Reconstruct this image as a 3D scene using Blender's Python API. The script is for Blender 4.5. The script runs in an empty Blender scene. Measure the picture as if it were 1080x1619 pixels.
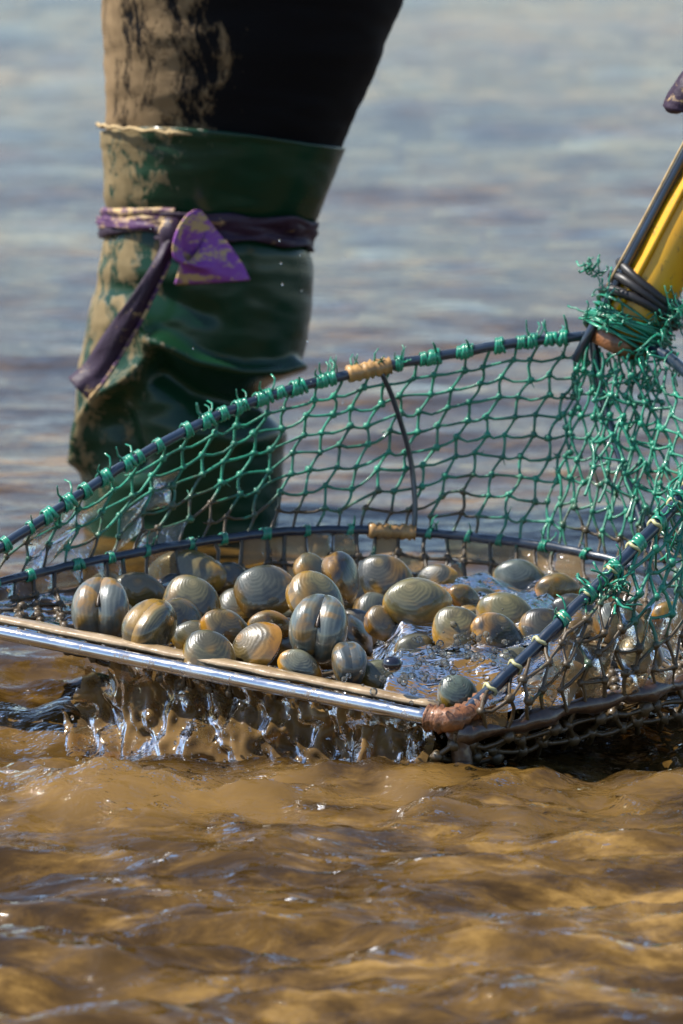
import bpy, math, random
import numpy as np
from mathutils import Vector, Matrix, Euler, Quaternion

random.seed(7)
rng = np.random.default_rng(7)
scn = bpy.context.scene
col = scn.collection
R = math.radians

# ------------------------------------------------------------------ camera, sky, sun, exposure
PITCH = R(12.0); DIST = 3.2; PXM = 2400.0; FPX = PXM * DIST
WATER_PY = 1238.0
ZC = (WATER_PY - 809.5) / PXM / math.cos(PITCH)
CAM = Vector((0, -DIST * math.cos(PITCH), ZC + DIST * math.sin(PITCH)))
cd = bpy.data.cameras.new('camera'); cam = bpy.data.objects.new('camera', cd); col.objects.link(cam)
cam.location = CAM; cam.rotation_euler = (math.pi / 2 - PITCH, 0, 0)
cd.sensor_fit = 'HORIZONTAL'; cd.sensor_width = 24.0; cd.lens = FPX / 1080 * 24.0
cd.clip_start = 0.05; cd.clip_end = 20000
cd.dof.use_dof = True; cd.dof.focus_distance = 3.30; cd.dof.aperture_fstop = 10.0
scn.camera = cam

SUN_EL = R(54); SUN_DIR = Vector((-0.98, 0.13, 0)).normalized() * math.cos(SUN_EL) + Vector((0, 0, math.sin(SUN_EL)))
w = bpy.data.worlds.new('World'); scn.world = w; w.use_nodes = True
nt = w.node_tree; nt.nodes.clear()
sky = nt.nodes.new('ShaderNodeTexSky'); sky.sky_type = 'NISHITA'; sky.sun_disc = False
sky.sun_elevation = SUN_EL; sky.sun_rotation = math.atan2(SUN_DIR.x, SUN_DIR.y)
sky.air_density = 1.0; sky.dust_density = 0.5; sky.ozone_density = 2.5
bg = nt.nodes.new('ShaderNodeBackground'); bg.inputs['Strength'].default_value = 0.10
wo = nt.nodes.new('ShaderNodeOutputWorld')
nt.links.new(sky.outputs[0], bg.inputs[0]); nt.links.new(bg.outputs[0], wo.inputs[0])

sl = bpy.data.lights.new('sun', 'SUN'); sun = bpy.data.objects.new('sun', sl); col.objects.link(sun)
sl.energy = 5.0; sl.angle = R(0.53); sl.color = (1.0, 0.95, 0.87)
sun.rotation_euler = SUN_DIR.to_track_quat('Z', 'Y').to_euler()
scn.view_settings.view_transform = 'Standard'; scn.view_settings.look = 'None'
scn.view_settings.exposure = 0.98; scn.view_settings.gamma = 1.0; scn.view_settings.use_curve_mapping = False
scn.render.engine = 'CYCLES'
scn.cycles.use_denoising = True
scn.cycles.max_bounces = 10; scn.cycles.transparent_max_bounces = 16
scn.cycles.sample_clamp_indirect = 6.0
scn.cycles.caustics_reflective = False; scn.cycles.caustics_refractive = False

# ------------------------------------------------------------------ helpers
def ray(px, py):
    c, s = math.cos(PITCH), math.sin(PITCH)
    a = (px - 540.0) / FPX; b = (py - 809.5) / FPX
    return Vector((a, c - b * s, -s - b * c))
def P(px, py, y):                       # pixel direction met with the upright plane at depth y
    d = ray(px, py); return CAM + d * ((y - CAM.y) / d.y)
def PZ(px, py, z):                      # pixel direction met with the level plane at height z
    d = ray(px, py); return CAM + d * ((z - CAM.z) / d.z)
def topx(v):
    d = v - CAM; c, s = math.cos(PITCH), math.sin(PITCH)
    f = d.y * c - d.z * s; u = d.y * s + d.z * c
    return 540 + FPX * d.x / f, 809.5 - FPX * u / f

_perm = rng.permutation(512); _g = rng.uniform(0, 2 * math.pi, 512)
def pnoise(x, y, seed=0):
    x = np.asarray(x, float) + seed * 17.31; y = np.asarray(y, float) + seed * 9.77
    xi = np.floor(x).astype(int); yi = np.floor(y).astype(int); xf = x - xi; yf = y - yi
    def gr(a, b, dx, dy):
        h = _g[(_perm[(a) % 512] + b) % 512]
        return np.cos(h) * dx + np.sin(h) * dy
    u = xf**3 * (xf * (xf * 6 - 15) + 10); v = yf**3 * (yf * (yf * 6 - 15) + 10)
    n00 = gr(xi, yi, xf, yf); n10 = gr(xi + 1, yi, xf - 1, yf)
    n01 = gr(xi, yi + 1, xf, yf - 1); n11 = gr(xi + 1, yi + 1, xf - 1, yf - 1)
    return ((n00 * (1 - u) + n10 * u) * (1 - v) + (n01 * (1 - u) + n11 * u) * v) * 1.5
def fbm(x, y, o=3, seed=0, gain=0.5):
    r = 0; a = 1
    for i in range(o):
        r = r + a * pnoise(x * 2**i, y * 2**i, seed + i * 3); a *= gain
    return r

class MB:
    def __init__(s): s.v = []; s.f = []; s.att = []
    def tube(s, pts, r, n=8, cap=True, flat=1.0, closed=False, jit=0.0):
        pts = [Vector(p) for p in pts]; m = len(pts); base = len(s.v)
        rr = r if hasattr(r, '__len__') else [r] * m
        up = None
        for i, p in enumerate(pts):
            if closed: t = pts[(i + 1) % m] - pts[i - 1]
            else: t = pts[min(i + 1, m - 1)] - pts[max(i - 1, 0)]
            if t.length < 1e-9: t = Vector((0, 0, 1))
            t.normalize()
            if up is None:
                up = Vector((0, 0, 1)) if abs(t.z) < .9 else Vector((1, 0, 0))
            a = t.cross(up)
            if a.length < 1e-6: a = t.orthogonal()
            a.normalize(); b = a.cross(t).normalized(); up = b
            for k in range(n):
                q = 2 * math.pi * k / n
                j = 1 + (random.uniform(-jit, jit) if jit else 0)
                s.v.append(p + (a * math.cos(q) + b * math.sin(q) * flat) * rr[i] * j)
        for i in range(m if closed else m - 1):
            for k in range(n):
                i2 = (i + 1) % m
                s.f.append((base + i * n + k, base + i * n + (k + 1) % n, base + i2 * n + (k + 1) % n, base + i2 * n + k))
        if cap and not closed:
            s.f.append(tuple(base + k for k in range(n))[::-1]); s.f.append(tuple(base + (m - 1) * n + k for k in range(n)))
    def blob(s, c, r, n=6, m=4, jit=.15, sc=(1, 1, 1)):
        base = len(s.v); c = Vector(c)
        s.v.append(c + Vector((0, 0, r * sc[2])))
        for i in range(1, m):
            th = math.pi * i / m
            for k in range(n):
                ph = 2 * math.pi * k / n; j = 1 + random.uniform(-jit, jit)
                s.v.append(c + Vector((math.sin(th) * math.cos(ph) * sc[0], math.sin(th) * math.sin(ph) * sc[1], math.cos(th) * sc[2])) * r * j)
        s.v.append(c - Vector((0, 0, r * sc[2]))); last = len(s.v) - 1
        for k in range(n): s.f.append((base, base + 1 + k, base + 1 + (k + 1) % n))
        for i in range(m - 2):
            o = base + 1 + i * n
            for k in range(n): s.f.append((o + k, o + n + k, o + n + (k + 1) % n, o + (k + 1) % n))
        o = base + 1 + (m - 2) * n
        for k in range(n): s.f.append((o + k, last, o + (k + 1) % n))
    def grid(s, fn, nu, nv, keep=None, wrap=False):
        base = len(s.v)
        for j in range(nv):
            for i in range(nu): s.v.append(Vector(fn(i, j)))
        for j in range(nv - 1):
            for i in range(nu if wrap else nu - 1):
                if keep is None or keep(i, j):
                    i2 = (i + 1) % nu
                    s.f.append((base + j * nu + i, base + j * nu + i2, base + (j + 1) * nu + i2, base + (j + 1) * nu + i))
    def build(s, name, mat, parent=None, smooth=True, org=None):
        me = bpy.data.meshes.new(name); o_ = Vector(org) if org is not None else Vector()
        me.from_pydata([tuple(v - o_) for v in s.v], [], s.f); me.update()
        if smooth: me.polygons.foreach_set('use_smooth', [True] * len(me.polygons))
        me.materials.append(mat)
        ob = bpy.data.objects.new(name, me); col.objects.link(ob)
        if parent is not None:
            ob.parent = parent; ob.matrix_parent_inverse = parent.matrix_world.inverted()
            ob.location = o_
        else: ob.location = o_
        return ob

def tag(o, label=None, cat=None, group=None, kind=None):
    if label: o['label'] = label
    if cat: o['category'] = cat
    if group: o['group'] = group
    if kind: o['kind'] = kind
    return o
def empty(name, loc):
    o = bpy.data.objects.new(name, None); col.objects.link(o); o.location = loc; o.empty_display_size = .02
    o.matrix_world = Matrix.Translation(loc)
    return o
def spline(cp, n=12):                   # Catmull-Rom through points
    cp = [Vector(c) for c in cp]; cp = [cp[0] * 2 - cp[1]] + cp + [cp[-1] * 2 - cp[-2]]; out = []
    for i in range(1, len(cp) - 2):
        a, b, c, d = cp[i - 1:i + 3]
        for k in range(n):
            t = k / n
            out.append(.5 * ((2 * b) + (c - a) * t + (2 * a - 5 * b + 4 * c - d) * t * t + (3 * b - a - 3 * c + d) * t**3))
    out.append(cp[-2]); return out

# ------------------------------------------------------------------ materials
def mat(name):
    m = bpy.data.materials.new(name); m.use_nodes = True; n = m.node_tree; n.nodes.clear()
    out = n.nodes.new('ShaderNodeOutputMaterial'); b = n.nodes.new('ShaderNodeBsdfPrincipled')
    n.links.new(b.outputs[0], out.inputs[0]); return m, n, b, out
def N(n, t, **k):
    o = n.nodes.new(t)
    for a, v in k.items():
        if a.startswith('i_'): o.inputs[a[2:].replace('_', ' ')].default_value = v
        else: setattr(o, a, v)
    return o
def coord(n, scale=(1, 1, 1), rot=(0, 0, 0), kind='Object'):
    tc = N(n, 'ShaderNodeTexCoord'); mp = N(n, 'ShaderNodeMapping'); mp.inputs['Scale'].default_value = scale; mp.inputs['Rotation'].default_value = rot
    n.links.new(tc.outputs[kind], mp.inputs[0]); return mp.outputs[0]
def noise(n, vec, scale, detail=4, rough=.55, dist=0):
    t = N(n, 'ShaderNodeTexNoise'); t.inputs['Scale'].default_value = scale; t.inputs['Detail'].default_value = detail
    t.inputs['Roughness'].default_value = rough; t.inputs['Distortion'].default_value = dist
    n.links.new(vec, t.inputs['Vector']); return t.outputs[0]
def ramp(n, fac, stops, interp='LINEAR'):
    r = N(n, 'ShaderNodeValToRGB'); r.color_ramp.interpolation = interp
    e = r.color_ramp.elements
    while len(e) < len(stops): e.new(.5)
    for i, (p, c) in enumerate(stops):
        e[i].position = p; e[i].color = (c, c, c, 1) if not hasattr(c, '__len__') else (*c, 1)
    n.links.new(fac, r.inputs[0]); return r.outputs[0]
def mixc(n, fac, a, b, mode='MIX'):
    m = N(n, 'ShaderNodeMix', data_type='RGBA', blend_type=mode)
    for s, v in ((0, fac), (6, a), (7, b)):
        if hasattr(v, 'is_linked') or hasattr(v, 'links'): n.links.new(v, m.inputs[s])
        elif hasattr(v, '__len__'): m.inputs[s].default_value = (*v, 1)
        else: m.inputs[s].default_value = v
    return m.outputs[2]
def math_(n, op, a, b=None, clamp=False):
    m = N(n, 'ShaderNodeMath', operation=op, use_clamp=clamp)
    for s, v in ((0, a), (1, b)):
        if v is None: continue
        if hasattr(v, 'links'): n.links.new(v, m.inputs[s])
        else: m.inputs[s].default_value = v
    return m.outputs[0]
def bump(n, b, h, strength=.3, dist=.002):
    bp = N(n, 'ShaderNodeBump'); bp.inputs['Strength'].default_value = strength; bp.inputs['Distance'].default_value = dist
    n.links.new(h, bp.inputs['Height']); n.links.new(bp.outputs[0], b.inputs['Normal'])
def sep(n, vec):
    s = N(n, 'ShaderNodeSeparateXYZ'); n.links.new(vec, s.inputs[0]); return s.outputs
def setb(b, **k):
    nm = dict(col='Base Color', rough='Roughness', metal='Metallic', ior='IOR', coat='Coat Weight', coatr='Coat Roughness', spec='Specular IOR Level', trans='Transmission Weight')
    for a, v in k.items(): b.inputs[nm[a]].default_value = (*v, 1) if a == 'col' else v
def pos(n): return N(n, 'ShaderNodeNewGeometry').outputs['Position']

M = {}
# muddy water: silt-brown body with a clear reflecting surface
m, n, b, o = mat('muddy_water'); M['water'] = m
v = coord(n, (1, 2.4, 1))
c1 = noise(n, v, 13.0, 7, .70, .5); c2 = noise(n, coord(n, (1, 1.6, 1)), 1.1, 3, .5, .5)
cs = math_(n, 'ADD', math_(n, 'MULTIPLY', c1, .64), math_(n, 'MULTIPLY', c2, .36))
ch = N(n, 'ShaderNodeAttribute', attribute_name='churn')
wc = ramp(n, cs, [(.38, (.013, .0072, .0018)), (.49, (.036, .0195, .0045)), (.56, (.085, .047, .0105)), (.65, (.22, .13, .036))])
wcol = mixc(n, math_(n, 'MULTIPLY', ch.outputs['Fac'], .7, True), wc, (.165, .096, .028))
hb = math_(n, 'ADD', noise(n, coord(n, (1, 1.5, 1)), 60, 3, .5, .3), math_(n, 'MULTIPLY', noise(n, coord(n, (1, 2.6, 1)), 24, 4, .6, .6), 1.6))
bp = N(n, 'ShaderNodeBump'); bp.inputs['Distance'].default_value = .006
gl_ = N(n, 'ShaderNodeAttribute', attribute_name='glint')
n.links.new(math_(n, 'ADD', math_(n, 'ADD', .20, math_(n, 'MULTIPLY', ch.outputs['Fac'], .22)), math_(n, 'MULTIPLY', gl_.outputs['Fac'], 1.5)), bp.inputs['Strength'])
n.links.new(hb, bp.inputs['Height'])
n.nodes.remove(b)
df = N(n, 'ShaderNodeBsdfDiffuse'); n.links.new(wcol, df.inputs[0])
gn = N(n, 'ShaderNodeNewGeometry'); vm = N(n, 'ShaderNodeMix', data_type='VECTOR'); vm.inputs[0].default_value = .72
n.links.new(gn.outputs['Normal'], vm.inputs[4]); vm.inputs[5].default_value = (0, 0, 1)
vn = N(n, 'ShaderNodeVectorMath', operation='NORMALIZE'); n.links.new(vm.outputs[1], vn.inputs[0]); n.links.new(vn.outputs[0], df.inputs['Normal'])
gs = N(n, 'ShaderNodeBsdfGlossy'); gs.inputs['Roughness'].default_value = .03; n.links.new(bp.outputs[0], gs.inputs['Normal'])
fr = N(n, 'ShaderNodeFresnel'); fr.inputs[0].default_value = 1.48; n.links.new(bp.outputs[0], fr.inputs['Normal'])
mx = N(n, 'ShaderNodeMixShader'); n.links.new(fr.outputs[0], mx.inputs[0]); n.links.new(df.outputs[0], mx.inputs[1]); n.links.new(gs.outputs[0], mx.inputs[2])
n.links.new(mx.outputs[0], o.inputs[0])

def mud_mix(n, base, scale, lo, hi, vec=None, mudc=((.30, .20, .10), (.42, .30, .16)), extra=None):
    v = vec or coord(n)
    f = math_(n, 'ADD', noise(n, v, scale, 6, .65, .5), math_(n, 'MULTIPLY', math_(n, 'SUBTRACT', noise(n, v, scale * 4.5, 4, .7), .5), .32))
    if extra is not None: f = math_(n, 'ADD', f, extra)
    fac = ramp(n, f, [(lo, 0.0), (hi, 1.0)])
    mc = mixc(n, noise(n, v, scale * 2.5, 3), mudc[0], mudc[1])
    return mixc(n, fac, base, mc), fac

# black wader cloth with dried mud, thinned away from the sun to paint shade
LEG_Y = .80
m, n, b, o = mat('black_wader'); M['wader'] = m
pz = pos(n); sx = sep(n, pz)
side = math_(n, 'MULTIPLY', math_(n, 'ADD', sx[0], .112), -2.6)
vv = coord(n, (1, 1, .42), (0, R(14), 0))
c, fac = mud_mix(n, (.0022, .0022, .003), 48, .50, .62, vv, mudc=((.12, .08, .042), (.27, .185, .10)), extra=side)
n.links.new(c, b.inputs['Base Color']); setb(b, rough=.8, spec=.12)
bump(n, b, fac, .6, .003)

m, n, b, o = mat('green_rubber'); M['boot'] = m
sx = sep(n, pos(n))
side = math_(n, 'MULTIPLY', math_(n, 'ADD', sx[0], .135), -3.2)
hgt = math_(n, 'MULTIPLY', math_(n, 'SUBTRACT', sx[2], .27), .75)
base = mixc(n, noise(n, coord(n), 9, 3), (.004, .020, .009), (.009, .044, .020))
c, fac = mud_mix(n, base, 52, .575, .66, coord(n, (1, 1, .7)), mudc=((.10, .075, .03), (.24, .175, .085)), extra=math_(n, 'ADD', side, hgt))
n.links.new(c, b.inputs['Base Color'])
n.links.new(ramp(n, fac, [(0, .24), (1, .75)]), b.inputs['Roughness']); setb(b, spec=.32)
bump(n, b, fac, .4, .002)

def cloth(name, a, bb, mudlo, mudhi):
    m, n, b, o = mat(name); M[name] = m
    base = mixc(n, noise(n, coord(n), 40, 4), a, bb)
    c, fac = mud_mix(n, base, 38, mudlo, mudhi, coord(n, (1, 1, 2.2)), mudc=((.36, .24, .10), (.52, .36, .17)))
    n.links.new(c, b.inputs['Base Color']); setb(b, rough=.58, spec=.4)
    bump(n, b, math_(n, 'ADD', noise(n, coord(n, (1, 1, .35)), 75, 4), math_(n, 'MULTIPLY', noise(n, coord(n), 300, 2), .2)), .6, .004)
cloth('purple_cloth', (.15, .025, .22), (.27, .075, .34), .50, .57)
cloth('dark_purple_cloth', (.010, .003, .012), (.024, .007, .030), .60, .68)
cloth('muddy_purple_cloth', (.035, .008, .045), (.07, .016, .085), .44, .56)

def plain(name, colr, rough=.5, metal=0, coat=0, var=.35, scale=30, bs=.2, bd=.001, ior=1.5):
    m, n, b, o = mat(name); M[name] = m
    d = tuple(x * (1 - var) for x in colr); l = tuple(min(1, x * (1 + var)) for x in colr)
    nz = noise(n, coord(n), scale, 5, .6)
    n.links.new(ramp(n, nz, [(.3, d), (.7, l)]), b.inputs['Base Color'])
    setb(b, rough=rough, metal=metal, coat=coat, coatr=.05, ior=ior); bump(n, b, nz, bs, bd)
    return m, n, b
plain('tan_cord', (.38, .27, .13), .8, scale=120)
plain('frame_rod', (.010, .020, .038), .30, coat=.7, var=.5, scale=50, bs=.3)
plain('tan_tape', (.36, .20, .065), .5, coat=.4, scale=90, bs=.6, bd=.002)
plain('rust_binding', (.16, .06, .018), .5, coat=.5, var=.7, scale=120, bs=.7, bd=.003)
plain('cream_tie', (.42, .40, .20), .45, coat=.4, scale=200)
plain('dark_rubber', (.010, .009, .010), .45, scale=80)
plain('twine_green', (.010, .20, .115), .32, coat=.6, var=.45, scale=60)
plain('dark_timber', (.045, .022, .010), .35, coat=.6, var=.6, scale=70, bs=.5, bd=.003)
plain('black_pebble', (.008, .008, .014), .12, coat=.8)
m, n, b, o = mat('steel'); M['steel'] = m
setb(b, col=(.62, .63, .65), metal=1, rough=.16)
nz = noise(n, coord(n, (8, 120, 120)), 1, 4); n.links.new(ramp(n, nz, [(.35, .08), (.7, .30)]), b.inputs['Roughness'])
spk = ramp(n, noise(n, coord(n), 110, 6, .75), [(.57, 0.0), (.68, 1.0)])
n.links.new(mixc(n, spk, (.62, .63, .65), (.16, .095, .04)), b.inputs['Base Color']); n.links.new(ramp(n, spk, [(0, 1.0), (1, .2)]), b.inputs['Metallic'])
bump(n, b, math_(n, 'ADD', noise(n, coord(n), 70, 3), spk), .10, .001)
m, n, b, o = mat('muddy_lip'); M['lip'] = m
n.links.new(ramp(n, noise(n, coord(n), 45, 5), [(.35, (.20, .13, .06)), (.65, (.36, .26, .15))]), b.inputs['Base Color'])
setb(b, rough=.25, coat=.9, coatr=.04); bump(n, b, noise(n, coord(n), 60, 4), .35, .003)
m, n, b, o = mat('yellow_pipe'); M['pipe'] = m
nz = noise(n, coord(n, (1, 1, .25)), 22, 6, .65)
n.links.new(ramp(n, nz, [(.30, (.26, .11, .006)), (.45, (.60, .29, .006)), (.7, (.68, .37, .008))]), b.inputs['Base Color'])
spk = ramp(n, noise(n, coord(n, (1, 1, .5)), 75, 6, .75), [(.56, 0.0), (.66, .85)])
cl_ = b.inputs['Base Color'].links[0].from_socket; n.links.new(mixc(n, spk, cl_, (.10, .055, .02)), b.inputs['Base Color'])
setb(b, rough=.38, coat=.15); bump(n, b, math_(n, 'ADD', nz, spk), .2, .001)
# net twine: green, silt-stained the lower it hangs
m, n, b, o = mat('net_twine'); M['net'] = m
sx = sep(n, pos(n))
nz = noise(n, coord(n), 26, 4, .6)
h = math_(n, 'ADD', math_(n, 'MULTIPLY', math_(n, 'SUBTRACT', sx[2], .104), 7.0), math_(n, 'MULTIPLY', math_(n, 'SUBTRACT', nz, .2), 1.5))
grn = mixc(n, ramp(n, noise(n, coord(n), 32, 5, .7), [(.3, 0.0), (.7, 1.0)]), (.0025, .058, .036), (.015, .29, .17))
brn = mixc(n, noise(n, coord(n), 90, 3), (.018, .012, .0045), (.085, .052, .017))
n.links.new(mixc(n, ramp(n, h, [(.30, 0.0), (.52, 1.0)]), brn, grn), b.inputs['Base Color'])
setb(b, rough=.5, coat=.3, coatr=.12); bump(n, b, noise(n, coord(n), 400, 2), .5, .001)

def film(name, tint, body, bodyc, bscale=90, bstr=.5, ior=1.33):
    m, n, b, o = mat(name); M[name] = m
    n.nodes.remove(b)
    tr = N(n, 'ShaderNodeBsdfTransparent'); tr.inputs[0].default_value = (*tint, 1)
    gl = N(n, 'ShaderNodeBsdfGlossy'); gl.inputs['Roughness'].default_value = .03
    df = N(n, 'ShaderNodeBsdfDiffuse'); tl = N(n, 'ShaderNodeBsdfTranslucent')
    cc = ramp(n, noise(n, coord(n), 30, 4), [(.35, tuple(x * .6 for x in bodyc)), (.65, bodyc)])
    n.links.new(cc, df.inputs[0]); n.links.new(cc, tl.inputs[0])
    fr = N(n, 'ShaderNodeFresnel'); fr.inputs[0].default_value = ior
    bp = N(n, 'ShaderNodeBump'); bp.inputs['Strength'].default_value = bstr; bp.inputs['Distance'].default_value = .004
    n.links.new(noise(n, coord(n), bscale, 4, .6, .5), bp.inputs['Height'])
    for q in (gl, fr): n.links.new(bp.outputs[0], q.inputs['Normal'])
    md = N(n, 'ShaderNodeMixShader'); md.inputs[0].default_value = .45
    n.links.new(df.outputs[0], md.inputs[1]); n.links.new(tl.outputs[0], md.inputs[2])
    m1 = N(n, 'ShaderNodeMixShader')
    n.links.new(ramp(n, noise(n, coord(n), 22, 5, .6, .6), [(.35, max(0, body - .3)), (.65, min(1, body + .3))]), m1.inputs[0])
    n.links.new(tr.outputs[0], m1.inputs[1]); n.links.new(md.outputs[0], m1.inputs[2])
    m2 = N(n, 'ShaderNodeMixShader'); n.links.new(fr.outputs[0], m2.inputs[0])
    n.links.new(m1.outputs[0], m2.inputs[1]); n.links.new(gl.outputs[0], m2.inputs[2])
    n.links.new(m2.outputs[0], o.inputs[0])
film('clear_film', (.93, .95, .93), .16, (.45, .40, .30), 90, .5, 1.55)
film('silty_film', (.80, .66, .44), .55, (.36, .24, .11))
film('mud_film', (.55, .42, .25), .95, (.14, .085, .035), 40, .4)
film('pouring_water', (.78, .58, .34), .60, (.38, .23, .085), 60, .45, 1.27)
film('wash_water', (.92, .80, .58), .62, (.40, .28, .13), 90, .35, 1.18)
m, n, b, o = mat('droplet'); M['drop'] = m
setb(b, col=(1, 1, 1), rough=0.0, trans=1.0, ior=1.333)

def clam_mat(name, body, edge, umbo, dark):
    m, n, b, o = mat(name); M[name] = m
    at = N(n, 'ShaderNodeAttribute', attribute_name='growth'); g = at.outputs['Fac']
    oi = N(n, 'ShaderNodeObjectInfo')
    wob = math_(n, 'ADD', g, math_(n, 'MULTIPLY', math_(n, 'SUBTRACT', noise(n, coord(n), 1.2, 2), .5), .30))
    bands = ramp(n, wob, [(0, umbo), (.22, tuple(x * .9 for x in body)), (.5, body), (.68, tuple(x * .62 for x in body)), (.80, body), (.93, edge)])
    fine = math_(n, 'SINE', math_(n, 'MULTIPLY', wob, 62))
    lines = ramp(n, fine, [(.0, 1.0), (1, .86)])
    c = mixc(n, 1.0, bands, lines, 'MULTIPLY')
    va = N(n, 'ShaderNodeVectorMath', operation='ADD'); n.links.new(coord(n), va.inputs[0]); rv = N(n, 'ShaderNodeCombineXYZ'); [n.links.new(math_(n, 'MULTIPLY', oi.outputs['Random'], 9.0 + 5 * q), rv.inputs[q]) for q in range(3)]; n.links.new(rv.outputs[0], va.inputs[1]); tint_co = va.outputs[0]
    pat = ramp(n, noise(n, tint_co, 1.1, 3, .5, .8), [(.50, 0.0), (.60, 1.0)])
    c = mixc(n, pat, c, mixc(n, .75, c, dark))
    c = mixc(n, math_(n, 'MULTIPLY', ramp(n, noise(n, tint_co, .8, 2, .5, .4), [(.54, 0.0), (.66, 1.0)]), ramp(n, g, [(.35, .08), (.8, .85)])), c, (.33, .18, .022))
    c = mixc(n, 1.0, c, oi.outputs['Color'], 'MULTIPLY'); c = mixc(n, 1.0, c, (.72, .70, .64), 'MULTIPLY')
    n.links.new(c, b.inputs['Base Color'])
    setb(b, rough=.34, coat=1.0, coatr=.035)
    bump(n, b, math_(n, 'ADD', math_(n, 'MULTIPLY', fine, .16), noise(n, coord(n), 5, 6, .7)), .32, .0007)
OCH = (.40, .21, .025)
clam_mat('clam_grey', (.135, .150, .128), OCH, (.17, .19, .175), (.05, .058, .055))
clam_mat('clam_olive', (.125, .118, .066), (.30, .175, .03), (.20, .175, .10), (.042, .040, .026))
clam_mat('clam_ochre', (.16, .125, .055), (.38, .19, .016), (.34, .18, .02), (.03, .028, .02))
clam_mat('clam_dark', (.050, .050, .042), (.30, .17, .03), (.16, .12, .05), (.012, .012, .012))
clam_mat('clam_slate', (.135, .16, .165), (.085, .088, .08), (.19, .21, .20), (.30, .16, .03))  # dark edge paints shade into the cleft between the valves
plain('ligament', (.05, .028, .012), .4, coat=.5)

# ------------------------------------------------------------------ water
def axis(lo, hi, step, neg, posi, gn, gp):
    a = list(np.arange(lo, hi, step)); s = step; x = a[-1]
    while x < posi: s *= gp; x += s; a.append(x)
    s = step; x = a[0]; pre = []
    while x > -neg: s *= gn; x -= s; pre.append(x)
    return np.array(pre[::-1] + a)
MOUND = PZ(185, 1285, 0)
def ridged(x, y, o=2, seed=0):
    return .6 - np.abs(fbm(x, y, o, seed)) * 1.3
def wave(x, y):
    h = .0036 * fbm(x / .30, y / .08, 3, 1, .6) + .0026 * fbm(x / .13, y / .045, 2, 5) + .006 * pnoise(x / 1.3, y / .55, 9) + .0030 * fbm(x / .7, y / .18, 2, 6)
    nearb = np.exp(-np.clip((y - .10) / .30, 0, None)**2) * np.exp(-np.clip((-.07 - y) / .08, 0, None)**2)
    h = h + nearb * (.011 * fbm(x / .085, y / .06, 4, 11, .5) + .008 * ridged(x / .10, y / .075, 2, 12))
    yc = -.045 + .022 * pnoise(x / .17, 0 * x + 3.3, 13)
    amp = .013 * (.75 + .8 * pnoise(x / .13, 0 * x + 7.7, 14))
    crest = np.exp(-((y - yc) / .026)**2)
    h = h + amp * crest * (1 + .45 * fbm(x / .035, y / .020, 2, 17))
    mound = np.exp(-((x - MOUND.x) / .065)**2 - ((y - MOUND.y) / .045)**2)
    h = h + .016 * mound
    h = h - .012 * np.exp(-((y - .08) / .06)**2) * np.exp(-(x / .35)**4)
    fore = 1 / (1 + np.exp((y + .14) / .04))
    h = h + fore * (.0085 * ridged(x / .24 + .3 * pnoise(x / .3, y / .1, 28), y / .075, 2, 21) + .0120 * fbm(x / .19, y / .065, 2, 22) + .0052 * fbm((x + y * .6) / .075, y / .030, 3, 23, .6) + .0018 * fbm((x - y * .5) / .035, y / .014, 2, 25))
    churn = np.clip(nearb * (.35 + .9 * fbm(x / .09, y / .06, 2, 33)) + .9 * mound + crest * (.3 + .9 * fbm(x / .06, y / .04, 2, 35)), 0, 1) + fore * np.clip(fbm(x / .14, y / .06, 2, 37) - .15, 0, 1) * .5
    spots = np.clip(fbm(x / .055, y / .035, 3, 41) * 2.2 - .25, 0, 1)
    glint = np.clip(spots * (1.0 * mound + .8 * crest + .8 * nearb + .45 * fore), 0, 1)
    h = h + glint * .0016 * fbm(x / .016, y / .012, 1, 43)
    return h, churn, glint
xs = axis(-.42, .42, .005, 1500, 1500, 1.06, 1.06); ys = axis(-.72, .55, .005, 40, 6000, 1.06, 1.022)
X, Y = np.meshgrid(xs, ys); Z, CH, GL = wave(X, Y)
fade = np.clip(1 - (np.hypot(X, Y) - 60) / 400, 0, 1); Z *= fade
nx, ny = len(xs), len(ys)
me = bpy.data.meshes.new('water')
vs = np.stack([X, Y, Z], -1).reshape(-1, 3)
idx = np.arange(nx * ny).reshape(ny, nx)
fs = np.stack([idx[:-1, :-1], idx[:-1, 1:], idx[1:, 1:], idx[1:, :-1]], -1).reshape(-1, 4)
me.vertices.add(len(vs)); me.vertices.foreach_set('co', vs.ravel())
me.loops.add(fs.size); me.loops.foreach_set('vertex_index', fs.ravel())
me.polygons.add(len(fs)); me.polygons.foreach_set('loop_start', np.arange(len(fs)) * 4)
me.update(); me.polygons.foreach_set('use_smooth', np.ones(len(fs), bool)); me.validate()
at = me.attributes.new('churn', 'FLOAT', 'POINT'); at.data.foreach_set('value', CH.ravel().astype(np.float32))
at = me.attributes.new('glint', 'FLOAT', 'POINT'); at.data.foreach_set('value', GL.ravel().astype(np.float32))
me.materials.append(M['water'])
water = bpy.data.objects.new('water', me); col.objects.link(water)
tag(water, kind='structure')

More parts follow.
